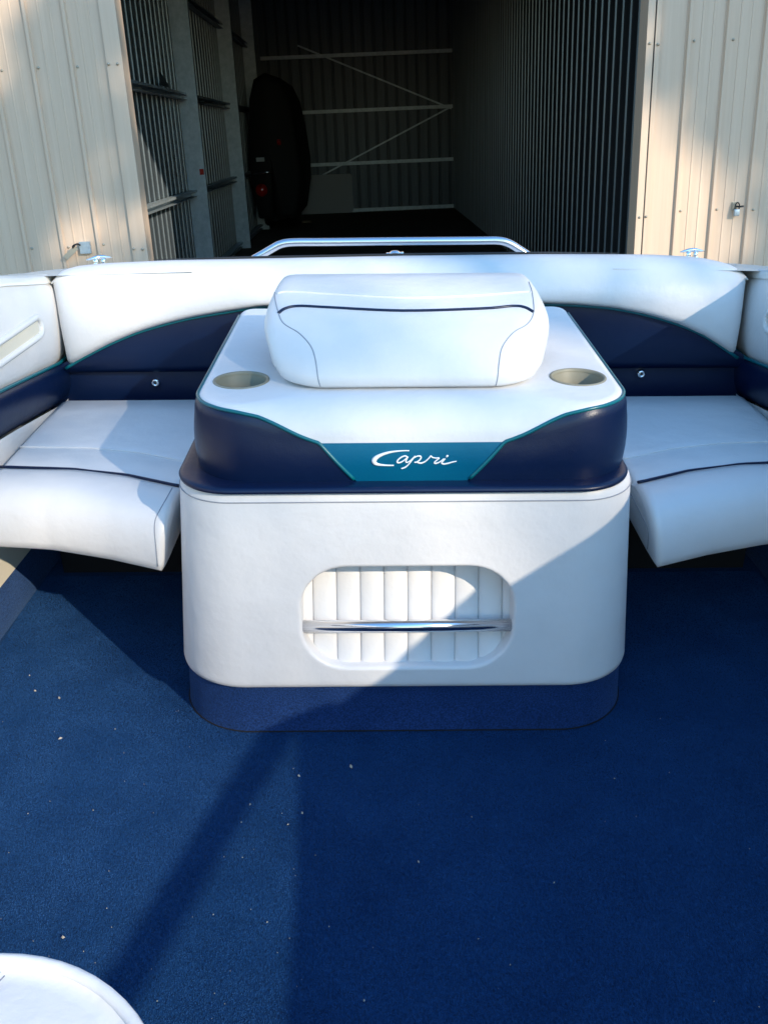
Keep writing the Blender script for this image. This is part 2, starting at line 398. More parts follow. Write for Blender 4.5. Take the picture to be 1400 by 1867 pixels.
obj('shackle', *tube(catmull([(-0.013, 0, 0.008), (-0.013, 0, 0.035), (0.0, -0.002, 0.05), (0.013, 0, 0.035), (0.013, 0, 0.008)], 5), 0.0042, 8), M['black'], pad)
obj('staple', *tube([(0.004, 0.030, 0.024), (0.004, -0.015, 0.024), (0.035, -0.02, 0.026)], 0.006, 8), M['black'], pad)
obj('backing_plate', *boxm(-0.026, 0.008, 0.018, 0.029, 0.0, 0.052), M['screw'], pad, flat=True)
in_shed(pad)

# -- things standing in the shed
bd = bevbox('leaning_board', -1.75, -0.43, YB - 0.135, YB - 0.115, 0.05, 0.915, 0.006, M['board'])
bm = bmesh.new(); bm.from_mesh(bd.data)
bd.data.materials.clear(); bm.free()
def rounded_slab(x0, x1, y0, y1, z0, z1, r):
    pts = []
    for cx, cz, a0 in ((x1 - r, z1 - r, 0), (x0 + r, z1 - r, 90), (x0 + r, z0 + r, 180), (x1 - r, z0 + r, 270)):
        for kk in range(5): a = R(a0 + kk * 22.5); pts.append((cx + r * math.cos(a), cz + r * math.sin(a)))
    n = len(pts); V = [(x, y0, z) for x, z in pts] + [(x, y1, z) for x, z in pts]
    return V, [tuple(range(n))[::-1], tuple(range(n, 2 * n))] + [(i, (i + 1) % n, n + (i + 1) % n, n + i) for i in range(n)]
bpy.data.objects.remove(bd)
bd = obj('leaning_board', *rounded_slab(-1.95, -0.43, YB - 0.155, YB - 0.135, 0.05, 0.915, 0.07), M['board'], flat=True)
bd.matrix_world = SHED; tag(bd, 'pale rounded-corner board leaning on the back wall of the shed', 'board')

veh = empty('parked_caravan', (-1.85, 12.0, 0.03))
tag(veh, 'dark tall rounded caravan parked deep inside the shed with red tail lamp', 'caravan')
rows = []
side = [(0.25, -0.05), (0.30, 0.20), (0.32, 0.42), (0.9, 0.545), (1.3, 0.56), (1.9, 0.50), (2.4, 0.42), (2.72, 0.28), (2.82, 0.02)]
side = [(z, x) for z, x in side]
prof = [(x, z) for z, x in side] + [(-x * 0.75, z) for z, x in side[::-1]]
for yy, sc_ in ((0, 0.0), (0.0, 0.9), (0.05, 0.97), (0.14, 1.0), (3.2, 1.0), (3.4, 0.95), (3.4, 0.0)):
    rows.append([Vector((x * sc_, yy, 1.4 + (z - 1.4) * sc_)) for x, z in prof])
obj('body', *grid(rows, close_u=True), M['darkpaint'], veh)
for xx in (-0.28, 0.30):
    wv, wf = lathe([(0.02, -0.08), (0.18, -0.08), (0.29, -0.07), (0.32, -0.03), (0.32, 0.03), (0.29, 0.07), (0.18, 0.08), (0.02, 0.08)], (0, 0, 0), 20)
    obj('wheel', [Matrix.Rotation(R(90), 4, 'Y') @ Vector(v) + Vector((xx, 1.6, 0.32)) for v in wv], wf, M['tyre'], veh)
l1 = obj('tail_lamp', *lathe([(0.0001, 0.05), (0.05, 0.045), (0.10, 0.02), (0.12, -0.01)], (-0.22, 0.0, 0.83), 20, 'y'), M['redlens'], veh)
l2 = obj('marker_lamp', *rounded_slab(0.14, 0.21, -0.03, 0.01, 1.60, 1.70, 0.015), M['redlens'], veh)
obj('number_plate', *boxm(-0.27, -0.12, -0.02, 0.005, 1.33, 1.40), M['board'], veh, flat=True)
obj('bumper', *tube([(-0.34, -0.05, 1.12), (-0.10, -0.06, 1.14), (0.02, -0.05, 1.15)], 0.02, 10), M['chrome'], veh)
in_shed(veh)
rag = []
rr = random.Random(9)
bm = bmesh.new(); bmesh.ops.create_icosphere(bm, subdivisions=2, radius=1)
for v in bm.verts:
    f = 0.8 + rr.uniform(-.25, .25); v.co = Vector((v.co.x * 0.16 * f, v.co.y * 0.12 * f, max(0, v.co.z * 0.07 * f)))
rg = bobj('rag', bm, M['timber']); rg.location = (-1.45, 14.6, 0.032); in_shed(rg)
tag(rg, 'small crumpled rag on the shed floor beside the caravan', 'rag')

# ------------------------------------------------------------------ the boat (boat space: floor z = 0, stern towards +y)
XC = 0.008
GUN = [(-1.5, 0.94), (-0.28, 0.942), (0.25, 0.974), (0.7, 1.0), (0.95, 0.98), (1.5, 0.92), (2.16, 0.847), (2.33, 0.812), (2.46, 0.787), (2.55, 0.772), (2.62, 0.755)]
def gunz(y): return interp(y, GUN)
boat = empty('boat', boat=True)
tag(boat, 'white and navy runabout motor boat, cockpit seen from inside towards the stern', 'boat')
YS = [-1.5 + 0.1 * k for k in range(0, 40)] + [2.42]
YS = sorted([y for y in YS if y <= 2.43] + [2.46, 2.50, 2.55, 2.62])
def flare(y): return 0.045 * max(0, min(1.2, (2.42 - y)))   # sides open out towards the bow

# carpet floor
fl = obj('floor_carpet', *grid([[Vector((x, y, 0)) for x in (-1.05, -0.5, 0, 0.5, 1.05)] for y in (-1.6, 0, 1, 2, 2.55)]), M['carpet'], boat, flat=True)

# the pile itself: short stiff loops standing on the backing, far too many to count
def carpet_pile(n, x0, x1, y0, y1, seed=2):
    rg_ = np.random.default_rng(seed)
    x = rg_.uniform(x0, x1, n); y = rg_.uniform(y0, y1, n)
    a = rg_.uniform(0, 2 * np.pi, n); h = rg_.uniform(0.0015, 0.0027, n); w = rg_.uniform(0.0006, 0.0010, n)
    lean = rg_.uniform(0, 0.0016, n); la = rg_.normal(2.2, 1.1, n)
    V = np.zeros((n, 3, 3), np.float32)
    V[:, 0, 0] = x - np.cos(a) * w; V[:, 0, 1] = y - np.sin(a) * w
    V[:, 1, 0] = x + np.cos(a) * w; V[:, 1, 1] = y + np.sin(a) * w
    V[:, 2, 0] = x + np.cos(la) * lean; V[:, 2, 1] = y + np.sin(la) * lean; V[:, 2, 2] = h
    me = bpy.data.meshes.new('carpet_pile')
    me.vertices.add(3 * n); me.vertices.foreach_set('co', V.reshape(-1))
    me.loops.add(3 * n); me.loops.foreach_set('vertex_index', np.arange(3 * n, dtype=np.int32))
    me.polygons.add(n); me.polygons.foreach_set('loop_start', np.arange(0, 3 * n, 3, dtype=np.int32)); me.polygons.foreach_set('loop_total', np.full(n, 3, np.int32))
    me.update(); me.validate(); me.materials.append(M['pile'])
    o = link(bpy.data.objects.new('carpet_pile', me), boat); o['kind'] = 'stuff'; return o
carpet_pile(1150000, -0.99, 0.99, 0.50, 2.25)

def side_panel(s):
    def X(x): return XC + s * x
    def strip(f, nz):   # f(y,t) -> (x,z)
        return [[Vector((X(f(y, k / nz)[0]), y, f(y, k / nz)[1])) for k in range(nz + 1)] for y in YS]
    def zp(y): return interp(y, [(0.5, 0.72), (1.6, 0.66), (2.1, 0.602), (2.42, 0.562)])      # teal piping line
    def zn(y): return interp(y, [(0.5, 0.60), (1.6, 0.54), (2.05, 0.498), (2.42, 0.448)])     # lower edge of navy band
    # upholstered upper pad
    def pad(y, t):
        zt = gunz(y) - 0.022; z0 = zp(y)
        e = 1.0
        bul = 0.030 * (math.sin(math.pi * min(1, max(0, t * 0.96 + 0.02))) ** 0.35) * (0.2 + 0.8 * e)
        return (0.940 + flare(y) - bul, z0 + (zt - z0) * t)
    # order of faces chosen so that normals face the cockpit
    V, Fc = grid(strip(pad, 14))
    up = obj('side_pad', V, Fc, M['white'], boat)
    def nav(y, t): 
        return (0.925 + flare(y) - 0.020 * math.sin(math.pi * t) ** 0.5 + 0.01 * (1 - t), zn(y) + (zp(y) - zn(y)) * t)
    obj('side_band', *grid(strip(nav, 10)), M['navy'], boat)
    obj('piping', *tube([Vector((X(0.918 + flare(y)), y, zp(y))) for y in YS], 0.0045), M['teal_pipe'], boat)
    def low(y, t): return (0.945 + flare(y) - 0.02 * t, 0.26 + (zn(y) - 0.26) * t)
    obj('side_lining', *grid(strip(low, 6)), M['white'], boat)
    def liner(y, t): return (0.958 + flare(y) - 0.013 * t, 0.15 + 0.12 * t)
    obj('hull_liner', *grid(strip(liner, 4)), M['liner'], boat)
    def upturn(y, t): return (0.985 + flare(y) - 0.025 * t ** 0.6, 0.155 * t)
    obj('carpet_upturn', *grid(strip(upturn, 6)), M['skirt'], boat)
    def gun(y, t):
        z = gunz(y); x0 = 0.925 + flare(y)
        pr = [(0.0, -0.022), (0.0, -0.008), (0.008, 0.0), (0.05, 0.002), (0.11, 0.001), (0.16, -0.012), (0.185, -0.05), (0.19, -0.12), (0.17, -0.5), (0.05, -1.0)]
        k = min(len(pr) - 1, int(round(t * (len(pr) - 1))))
        return (x0 + pr[k][0], z + pr[k][1])
    obj('gunwale', *grid(strip(gun, 9)), M['gel'], boat)
    # moulded armrest tray: raised rim and beige recess
    pts = []
    zc, hz, ya, yb = 0.693, 0.024, 1.75, 2.318
    for kk in range(9): a = R(90 - kk * 22.5); pts.append((yb - hz + hz * math.cos(a), zc + hz * math.sin(a)))
    for kk in range(9): a = R(-90 - kk * 22.5); pts.append((ya + hz + hz * math.cos(a), zc + hz * math.sin(a)))
    bv = bvh_of(up)
    def lay(yz, off):
        h, n, _, _ = bv.ray_cast(Vector((XC, yz[0], yz[1])), Vector((s, 0, 0)))
        return h + Vector((-s * off, 0, 0))
    tr = obj('armrest_tray', *tube([lay(p, 0.002) for p in pts], 0.0085, 8, closed=True), M['white'], boat)
    rws = [[lay((ya + hz * 0.6 + (yb - ya - hz * 1.2) * q / 14, zc + hz * 0.95 * k / 2), 0.0012) for k in (-2, -1, 0, 1, 2)] for q in range(15)]
    obj('recess', *grid(rws), M['liner'], tr)
    return up
side_panel(-1); side_panel(1)

# transom deck with rounded corners, behind the backrest
def deck_edge(t):        # t 0..1 from left to right, outer edge of the stern deck
    a = -0.5 * math.pi + math.pi * t
    return Vector((XC + 1.08 * math.copysign(abs(math.sin(a)) ** 0.55, math.sin(a)), 2.45 + 0.28 * abs(math.cos(a)) ** 0.6, 0))
rows = []
for j, (inn, dz) in enumerate([(0.50, 0.0), (0.80, 0.0), (0.955, 0.0), (0.985, -0.006), (1.0, -0.03), (1.0, -0.12), (0.97, -0.7)]):
    rows.append([])
    for i in range(49):
        e = deck_edge(i / 48); c = Vector((XC, 2.40, 0))
        p = c + (e - c) * inn
        rows[-1].append(Vector((p.x, p.y if inn > 0.6 else max(p.y, 2.42), 0.797 - 0.10 * (p.y - 2.5) - 0.018 * p.x * p.x + dz)))
obj('stern_deck', *grid(rows), M['gel'], boat)
# stern rail
rail = catmull([P(462, 472, y=2.62), P(480, 462, y=2.62), P(497, 452, y=2.62), P(512, 444.5, y=2.62), P(535, 441, y=2.62), P(600, 440.5, y=2.62), P(735, 439, y=2.62), P(870, 438, y=2.62), P(908, 438, y=2.62), P(928, 443, y=2.62), P(948, 455, y=2.62), P(968, 468, y=2.62)], 6)
obj('stern_rail', *tube(rail, 0.0108, 12), M['alu'], boat)
c = P(720, 466, y=2.66)
cap = obj('deck_fitting', *lathe([(0.0001, 0.016), (0.010, 0.015), (0.016, 0.010), (0.018, 0.0), (0.022, -0.004)], (c.x, c.y, c.z), 16), M['chrome'], boat)
obj('vent_ring', *tube([Vector((c.x - 0.024, c.y, c.z + 0.004)), Vector((c.x + 0.024, c.y, c.z + 0.006))], [0.006, 0.006], 8), M['chrome'], cap)
def cleat(u, v, yaw, s=1.0):
    c = P(u, v, y=2.60); root = []
    mt = Matrix.Translation(c) @ Matrix.Rotation(R(yaw), 4, 'Z') @ Matrix.Scale(s, 4)
    parts = []
    for sx in (-1, 1):
        parts.append(tube([mt @ Vector((sx * 0.016, 0, -0.004)), mt @ Vector((sx * 0.013, 0, 0.004)), mt @ Vector((sx * 0.011, 0, 0.014)), mt @ Vector((sx * 0.014, 0, 0.024))], [0.013 * s, 0.009 * s, 0.007 * s, 0.008 * s], 10))
    base = obj('cleat', *join(*parts), M['chrome'], boat)
    hp = [(-0.042, 0, 0.0245), (-0.030, 0, 0.026), (-0.012, 0, 0.029), (0, 0, 0.0295), (0.012, 0, 0.029), (0.030, 0, 0.026), (0.042, 0, 0.0245)]
    obj('horn', *tube([mt @ Vector(p) for p in hp], [x * s for x in (0.0015, 0.0035, 0.006, 0.0065, 0.006, 0.0035, 0.0015)], 10), M['chrome'], base)
cleat(183, 485, 32, 0.85); cleat(1260, 472, 10, 0.85)
rebase(boat, (0, 1.0, -0.25))

# backrest across the stern: white bolster, teal piping, navy panel below
YF = 2.43
back = empty('stern_backrest', boat=True)
tag(back, 'long white padded backrest with navy lower panel across the stern', 'backrest')
vb = [(120, 670), (150, 652), (200, 626), (250, 605), (300, 590), (350, 578), (415, 567), (475, 558), (560, 556), (735, 556), (920, 554), (985, 553), (1050, 555), (1120, 561), (1180, 573), (1240, 591), (1290, 614), (1345, 651)]
vt = [(92, 513), (104, 500), (125, 493), (180, 487.5), (300, 482), (480, 478), (735, 473), (1000, 470), (1200, 471.5), (1270, 475), (1310, 480), (1340, 488), (1358, 498), (1365, 506)]
fr = [0, .004, .010, .018, .03] + [0.05 + 0.9 * k / 70 for k in range(71)] + [.97, .982, .99, .996, 1.0]
rows = []
def bol_col(f):
    ub = 120 + (1345 - 120) * f; ut = 92 + (1365 - 92) * f
    b0 = P(ub, interp(ub, vb), y=YF - 0.025); t0 = P(ut, interp(ut, vt) + 8, y=YF + 0.02)
    e = min(f, 1 - f); end = (1 - max(0, 1 - e / 0.03) ** 2) ** 0.5 if e < 0.03 else 1.0
    col = []
    col.append(Vector((b0.x, b0.y + 0.10, b0.z + 0.004)))
    col.append(Vector((b0.x, b0.y + 0.04, b0.z - 0.001)))
    for k in range(0, 15):
        t = k / 14
        p = b0.lerp(t0, t)
        p.y -= (0.030 * math.sin(math.pi * min(1, t * 0.9 + 0.05)) ** 0.7) * end - 0.022 * (1 - end)
        if t < 0.1: p.y += 0.010 * (1 - t / 0.1) ** 2
        col.append(p)
    zt = t0.z
    for a in (25, 50, 75, 95, 130, 160):
        col.append(Vector((t0.x, t0.y + 0.045 * (1 - math.cos(R(a))) - (0.006 * end - 0.035 * (1 - end)) * 0, zt + 0.011 * math.sin(R(a)))))
    col.append(Vector((t0.x, t0.y + 0.095, zt - 0.05)))
    return col
cols = [bol_col(f) for f in fr]
bol = obj('bolster', *grid(cols), M['white'], back)
gk = [c_[20] + Vector((0, 0.016, 0.0015)) for c_, f in zip(cols, fr) if 0.13 < f < 0.83]
obj('gasket', *tube(gk, [0.0006 + 0.0024 * min(1, 6 * min(k / len(gk), 1 - k / len(gk))) for k in range(len(gk))], 8), M['black'], back)
pl = catmull([P(u, v + 1.5, y=YF - 0.012) for u, v in vb[:9]], 4); pr = catmull([P(u, v + 1.5, y=YF - 0.012) for u, v in vb[9:]], 4)
obj('piping', *tube(pl, 0.0042), M['teal_pipe'], back); obj('piping', *tube(pr, 0.0042), M['teal_pipe'], back)
# navy panel, leaning out a little at its foot, with the recessed board below it
rows = []
for k in range(33):
    u = 112 + (1352 - 112) * k / 32
    top = P(u, interp(u, vb) - 8, y=YF + 0.008)
    bot = Vector((P(u, 690, y=YF + 0.01).x, YF + 0.012, 0.528))
    rows.append([top.lerp(bot, t / 8) + Vector((0, -0.018 * math.sin(math.pi * (0.25 + 0.75 * t / 8)), 0)) for t in range(9)] + [bot + Vector((0, 0.03, -0.004))])
obj('lower_panel', *grid(rows), M['navy'], back)
low = obj('back_board', [(-0.97, YF + 0.03, 0.30), (0.99, YF + 0.03, 0.30), (0.99, YF + 0.03, 0.545), (-0.97, YF + 0.03, 0.545)], [(0, 1, 2, 3)], M['navy'], back, flat=True)
for (u, v) in ((284, 697), (1168, 681)):
    c = P(u, v, y=YF + 0.024)
    sn = obj('snap_button', *lathe([(0.0001, 0.004), (0.004, 0.004), (0.0045, 0.007), (0.0085, 0.008), (0.0115, 0.005), (0.0120, -0.006)], c, 18, 'y'), M['chrome'], back)
    obj('keyhole', *lathe([(0.0001, 0.0052), (0.0042, 0.0052), (0.0042, 0.0042)], c, 12, 'y'), M['black'], sn)
rebase(back, (0, YF, 0.3))

# ------------------------------------------------------------------ bench seat cushions either side of the engine box
def seat_cushion(s, label):
    root = empty('seat_cushion', boat=True)
    tag(root, label, 'seat cushion', 'stern seat cushions')
    def X(x): return XC + s * x
    nI = 30
    rows = []
    def ypipe(f): return interp(f, [(0, 1.826), (0.3, 1.888), (0.6, 1.923), (1.0, 1.936)])   # f: 0 inner .. 1 outer
    def ybot(f): return interp(f, [(0, 1.692), (0.3, 1.742), (0.65, 1.788), (1.0, 1.808)])
    prof_front = [(-0.005, 0.466), (-0.02, 0.4705), (-0.055, 0.4730), (-0.09, 0.4685), (-0.113, 0.457), (-0.129, 0.439), (-0.136, 0.415), (-0.138, 0.39), (-0.136, 0.355), (-0.130, 0.336), (-0.118, 0.327)]
    fs = [k / nI for k in range(nI + 1)]
    def section(f, inset):
        xin = 0.497; xo = 0.918
        x = xin + (xo - xin) * f
        yp = ypipe(f); k = (yp - ybot(f)) / 0.130
        pts = []
        pts.append((x, 2.42, 0.37)); pts.append((x, 2.41, 0.455)); pts.append((x, 2.395, 0.464))
        pts.append((x, 2.30, 0.4655)); pts.append((x, 2.15, 0.4662))
        yw = yp + 0.135 - 0.01 * f
        pts.append((x, yw + 0.03, 0.4665)); pts.append((x, yw + 0.006, 0.4655)); pts.append((x, yw, 0.4635)); pts.append((x, yw - 0.008, 0.465))
        pts.append((x, yp + 0.06, 0.4655)); pts.append((x, yp + 0.015, 0.4645)); pts.append((x, yp + 0.002, 0.4600))
        for dy, z in prof_front: pts.append((x, yp + dy * k, z))
        pts.append((x, yp - 0.06, 0.322)); pts.append((x, 2.42, 0.322))
        return [Vector((p[0] + 0.024 * (1 - f) * max(0, 0.465 - p[2]) / 0.14, p[1], p[2])) for p in pts]
    secs = [section(f, 0) for f in fs]
    # tuck the inner and outer ends under so that the cushion has rounded gussets
    def tuck(sec, dx, sc_):
        c = Vector((0, 2.05, 0.40)); out = []
        for p in sec:
            q = Vector((p.x + dx, p.y + (c.y - p.y) * sc_ * 0.4, p.z + (c.z - p.z) * sc_)); out.append(q)
        return out
    all_ = [tuck(secs[0], -0.008, 0.22), tuck(secs[0], -0.006, 0.09), tuck(secs[0], -0.001, 0.05)] + secs[1:-1] + [tuck(secs[-1], 0.0, 0.05), tuck(secs[-1], 0.006, 0.2)]
    all_[2] = secs[0]
    rows = [[Vector((X(p.x), p.y, p.z)) for p in sec] for sec in all_]
    if s > 0: rows = rows[::-1]
    V, Fc = grid(rows, close_u=True)
    m = len(rows[0]); n = len(rows)
    for base_, order in ((0, 1), ((n - 1) * m, -1)):
        ring_ = [base_ + k for k in range(m)]; ci = len(V); V = V + [sum((V[i] for i in ring_), Vector()) / m]
        Fc += [(ring_[k], ring_[(k + 1) % m], ci)[::order] for k in range(m)]
    cu = obj('cushion', V, Fc, M['white'], root)
    bm_ = bmesh.new(); bm_.from_mesh(cu.data); bmesh.ops.recalc_face_normals(bm_, faces=bm_.faces[:])
    for f_ in bm_.faces: f_.smooth = len(f_.verts) == 4
    bm_.to_mesh(cu.data); bm_.free()
    # welts
    def line(fun, x0=0.0, x1=1.0): return [Vector((X(0.497 + (0.918 - 0.497) * f), *fun(f))) for f in [x0 + (x1 - x0) * k / 24 for k in range(25)]]
    rr_ = [0.0020 + 0.0016 * abs(math.cos(math.pi * (k / 24))) for k in range(25)]
    obj('piping', *tube(line(lambda f: (ypipe(f) + 0.004, 0.4665), -0.005, 1.005), rr_), M['navy'], root)
    obj('welt', *tube(line(lambda f: (ypipe(f) + 0.135 - 0.01 * f + 0.003, 0.4652)), 0.0022), M['white'], root)
    # stitched gusset seam along the inner end
    sm = seam(bvh_of(cu), [(314, 890), (300, 915), (285, 943), (282, 965), (285, 1000), (288, 1032)] if s < 0 else [(1144, 888), (1164, 928), (1180, 962), (1182, 988), (1176, 1030)], 0.0003)
    if len(sm) > 3: obj('gusset_seam', *tube(sm, 0.0012, 6), M['seam'], root)
    # plinth the cushion rests on
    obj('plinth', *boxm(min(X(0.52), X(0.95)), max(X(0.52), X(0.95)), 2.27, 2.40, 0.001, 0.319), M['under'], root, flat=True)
    rebase(root, (X(0.7), 2.1, 0))
    return cu
lc = seat_cushion(-1, 'white padded stern seat left of the engine box, partly sunlit')
rc = seat_cushion(1, 'white padded stern seat right of the engine box, wholly in shade')

# ------------------------------------------------------------------ engine box
box = empty('engine_box', boat=True)
tag(box, 'white and navy upholstered engine box with teal lettered band and oval opening', 'engine box')

def outline(hw, y0, y1, r, rb=0.05, nf=60, ns=24, nc=16, xc=None):
    """closed plan loop from the back left round the front to the back right; returns (point, inward normal)"""
    xc = XC if xc is None else xc
    out = []
    def arc(cx, cy, r, a0, a1, n):
        for k in range(n + 1):
            a = R(a0 + (a1 - a0) * k / n); out.append((Vector((xc + cx + r * math.cos(a), cy + r * math.sin(a))), Vector((-math.cos(a), -math.sin(a)))))
    arc(-hw + rb, y1 - rb, rb, 90, 180, 5)
    for k in range(1, ns): out.append((Vector((xc - hw, y1 - rb + (y0 + r - y1 + rb) * k / ns)), Vector((1, 0))))
    arc(-hw + r, y0 + r, r, 180, 270, nc)
    for k in range(1, nf): out.append((Vector((xc - hw + r + (2 * hw - 2 * r) * k / nf, y0)), Vector((0, 1))))
    arc(hw - r, y0 + r, r, 270, 360, nc)
    for k in range(1, ns): out.append((Vector((xc + hw, y0 + r + (y1 - rb - y0 - r) * k / ns)), Vector((-1, 0))))
    arc(hw - rb, y1 - rb, rb, 0, 90, 5)
    return out

# carpeted foot
XLOW = -0.003
ol = outline(0.486, 1.580, 2.40, 0.160, xc=XLOW)
rows = [[Vector((p.x + n.x * d, p.y + n.y * d, z)) for p, n in ol] for z, d in ((0.001, 0.0), (0.02, 0.002), (0.10, 0.006), (0.135, 0.008))]
obj('carpeted_foot', *grid(rows, close_u=True), M['skirt'], box)
obj('foot_seam', *tube([Vector((p.x - n.x * 0.001, p.y - n.y * 0.001, 0.0025)) for p, n in ol], 0.0016, 6, closed=True), M['under'], box)
# white lower body with an oval opening in its front
ZB, ZT = 0.120, 0.566
HX, HZ0, HZ1 = 0.300, 0.140, 0.455        # rectangle of the front replaced by the patch with the hole
def loft_out(z):
    f = (z - ZB) / (ZT - ZB)
    return outline(0.485 - 0.043 * f, 1.570 + 0.006 * f, 2.405, 0.155 - 0.043 * f, xc=XLOW)
zl = [(ZB, 0.020), (ZB, 0.008), (ZB + 0.004, 0.002), (ZB + 0.012, 0.0), (HZ0, 0.0)] + [(HZ0 + (HZ1 - HZ0) * k / 6, 0) for k in range(1, 7)] + [(0.50, 0), (0.545, 0), (0.558, 0.002), (ZT - 0.001, 0.007), (ZT, 0.02)]
rows = []
for z, d in zl:
    row = []
    for p, n in loft_out(z):
        row.append(Vector((p.x + n.x * d, p.y + n.y * d, z)))
    rows.append(row)
# snap the nearest front columns onto the patch edge
m = len(rows[0]); front = [j for j in range(m) if rows[4][j].y < 1.59 and abs(rows[4][j].x - XLOW) < 0.328]
jl = min(front, key=lambda j: abs(rows[4][j].x - (XLOW - HX))); jr = min(front, key=lambda j: abs(rows[4][j].x - (XLOW + HX)))
for row in rows:
    row[jl].x = XLOW - HX; row[jr].x = XLOW + HX
i0 = 4; i1 = 10
Vv, Ff = grid(rows, close_u=True)
keep = []
for idx, q in enumerate(Ff):
    i, j = divmod(idx, m)
    if i0 <= i < i1 and jl <= j < jr: continue
    keep.append(q)
def fy(z): return 1.570 + 0.006 * (z - ZB) / (ZT - ZB)
def hole(a, gx=0.0):   # rounded-rectangle opening, found along the ray at angle a
    c, s_ = math.cos(a), math.sin(a); hx, hz, r = 0.2105 + gx, 0.1165 + gx, 0.092 + gx
    lo, hi = 0.0, 0.5
    for _ in range(30):
        m_ = (lo + hi) / 2; qx = abs(c * m_) - hx + r; qz = abs(s_ * m_) - hz + r
        d = math.hypot(max(qx, 0), max(qz, 0)) + min(max(qx, qz), 0) - r
        if d < 0: lo = m_
        else: hi = m_
    return (XLOW + 0.003 + c * lo, 0.2885 + s_ * lo)
NH = 96
def rect(a):
    c, s_ = math.cos(a), math.sin(a)
    zc, hz = (HZ0 + HZ1) / 2, (HZ1 - HZ0) / 2
    k = 1 / max(abs(c) / HX, abs(s_) / hz); return (XLOW + c * k, zc + s_ * k)
angs = [2 * math.pi * k / NH for k in range(NH)]
ca = math.atan2((HZ1 - HZ0) / 2, HX)
for c_ in (ca, math.pi - ca, math.pi + ca, 2 * math.pi - ca):
    kk = min(range(NH), key=lambda q: abs(angs[q] - c_)); angs[kk] = c_
hr = []
for t in (0, 0.3, 0.6, 0.85, 0.96):
    hr.append([Vector((rect(a)[0] * (1 - t) + hole(a, 0.007)[0] * t, 0, rect(a)[1] * (1 - t) + hole(a, 0.007)[1] * t)) for a in angs])
for r_ in hr:
    for p in r_: p.y = fy(p.z)
for gx, dy in ((0.007, 0.0), (0.0045, 0.0006), (0.002, 0.0022), (0.0005, 0.005), (0.0, 0.008), (0.0, 0.05), (0.0, 0.115)):
    hr.append([Vector((hole(a, gx)[0], fy(hole(a, gx)[1]) + dy, hole(a, gx)[1])) for a in angs])
V2, F2 = grid(hr, close_u=True)
lb = obj('lower_body', *join((Vv, keep), (V2, F2)), M['white'], box)
# pleated back of the opening, one puffed pleat each
W = 0.0485
for k in range(-5, 5):
    x0 = 0.002 + k * W; x1 = x0 + W
    rws = []
    for zz in [0.145 + 0.30 * q / 8 for q in range(9)]:
        rws.append([Vector((x0 + (x1 - x0) * t, 1.586 + 0.33 * (zz - 0.16) + 0.009 - 0.009 * (math.sin(math.pi * t) ** 0.32), zz)) for t in (0, 0.03, 0.08, 0.2, 0.4, 0.6, 0.8, 0.92, 0.97, 1)])
    obj('pleat', *grid(rws), M['white'], box)
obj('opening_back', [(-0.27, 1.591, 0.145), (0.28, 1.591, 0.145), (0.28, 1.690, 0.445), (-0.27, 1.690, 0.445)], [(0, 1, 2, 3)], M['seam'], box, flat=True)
obj('grab_bar', *tube([(XLOW - 0.214, 1.592, 0.259), (XLOW + 0.218, 1.592, 0.259)], 0.0128, 20), M['bar'], box)
# stitched hem below the ledge
st = loft_out(0.545)
obj('hem_stitch', *tube([Vector((p.x - n.x * 0.0004, p.y - n.y * 0.0004, 0.546)) for p, n in st], 0.0012, 6, closed=True), M['seam'], box)
# navy ledge
ol = outline(0.434, 1.571, 2.40, 0.110, xc=-0.007)
lz = [(0.565, 0.002, 0), (0.567, -0.003, 0), (0.571, -0.004, 0), (0.5755, -0.001, 0), (0.577, 0.006, 0), (0.5765, 0.02, 0), (0.574, 0.05, 0), (0.574, 0.09, 0)]
rows = [[Vector((p.x + n.x * d, p.y + n.y * d, z)) for p, n in ol] for z, d, _ in lz]
obj('ledge', *grid(rows, close_u=True), M['navy'], box)

# upper hatch: navy flanks, white top that sweeps down the front, teal centre band
UZ0, UZ1 = 0.5745, 0.720
uo = outline(0.425, 1.603, 2.385, 0.125, nf=110)
def upper(p, n, t):
    fr_ = 1.0 - smooth(p.y, 1.605, 1.70)
    fr_ *= 1.0 - smooth(abs(p.x - XC), 0.20, 0.36)
    rh = 0.026 + 0.050 * fr_; rv = 0.030 + 0.034 * fr_
    zw = UZ1 - rv
    if t <= 1: d = 0.003 - 0.006 * math.sin(math.pi * t) * 0.8 + 0.003 * t; z = UZ0 + (zw - UZ0) * t
    else:
        a = (t - 1) * math.pi / 2; d = 0.006 + rh * (1 - math.cos(a)); z = zw + rv * math.sin(a)
    return Vector((p.x + n.x * d, p.y + n.y * d, z))
XBOT, XTOP = 0.105, 0.172
def tb(p):                      # where navy ends on this column
    if p.y > 1.72: return 1.55
    ax = abs(p.x - XC)
    if ax <= XBOT: return 0.0
    if ax <= XTOP: return 0.95 * (ax - XBOT) / (XTOP - XBOT)
    return interp(ax, [(XTOP, 0.95), (0.235, 1.20), (0.285, 1.40), (0.33, 1.50), (0.38, 1.55)])
def tteal(p):
    return 0.95 if (p.y < 1.72 and abs(p.x - XC) < XTOP) else None
N_ = len(uo)
flank = []; band = []; top_rows = [[] for _ in range(11)]
cur = None; flanks = []
for (p, n) in uo:
    b = tb(p)
    if b > 0.0: flanks.append([upper(p, n, b * k / 10) for k in range(11)])
    else: flanks.append(None)
    t0 = tteal(p)
    band.append([upper(p, n, b + (t0 - b) * k / 6) for k in range(7)] if t0 is not None and t0 > b + 1e-4 else None)
    s0 = t0 if t0 is not None else b
    for k in range(11): top_rows[k].append(upper(p, n, s0 + (2 - s0) * k / 10))
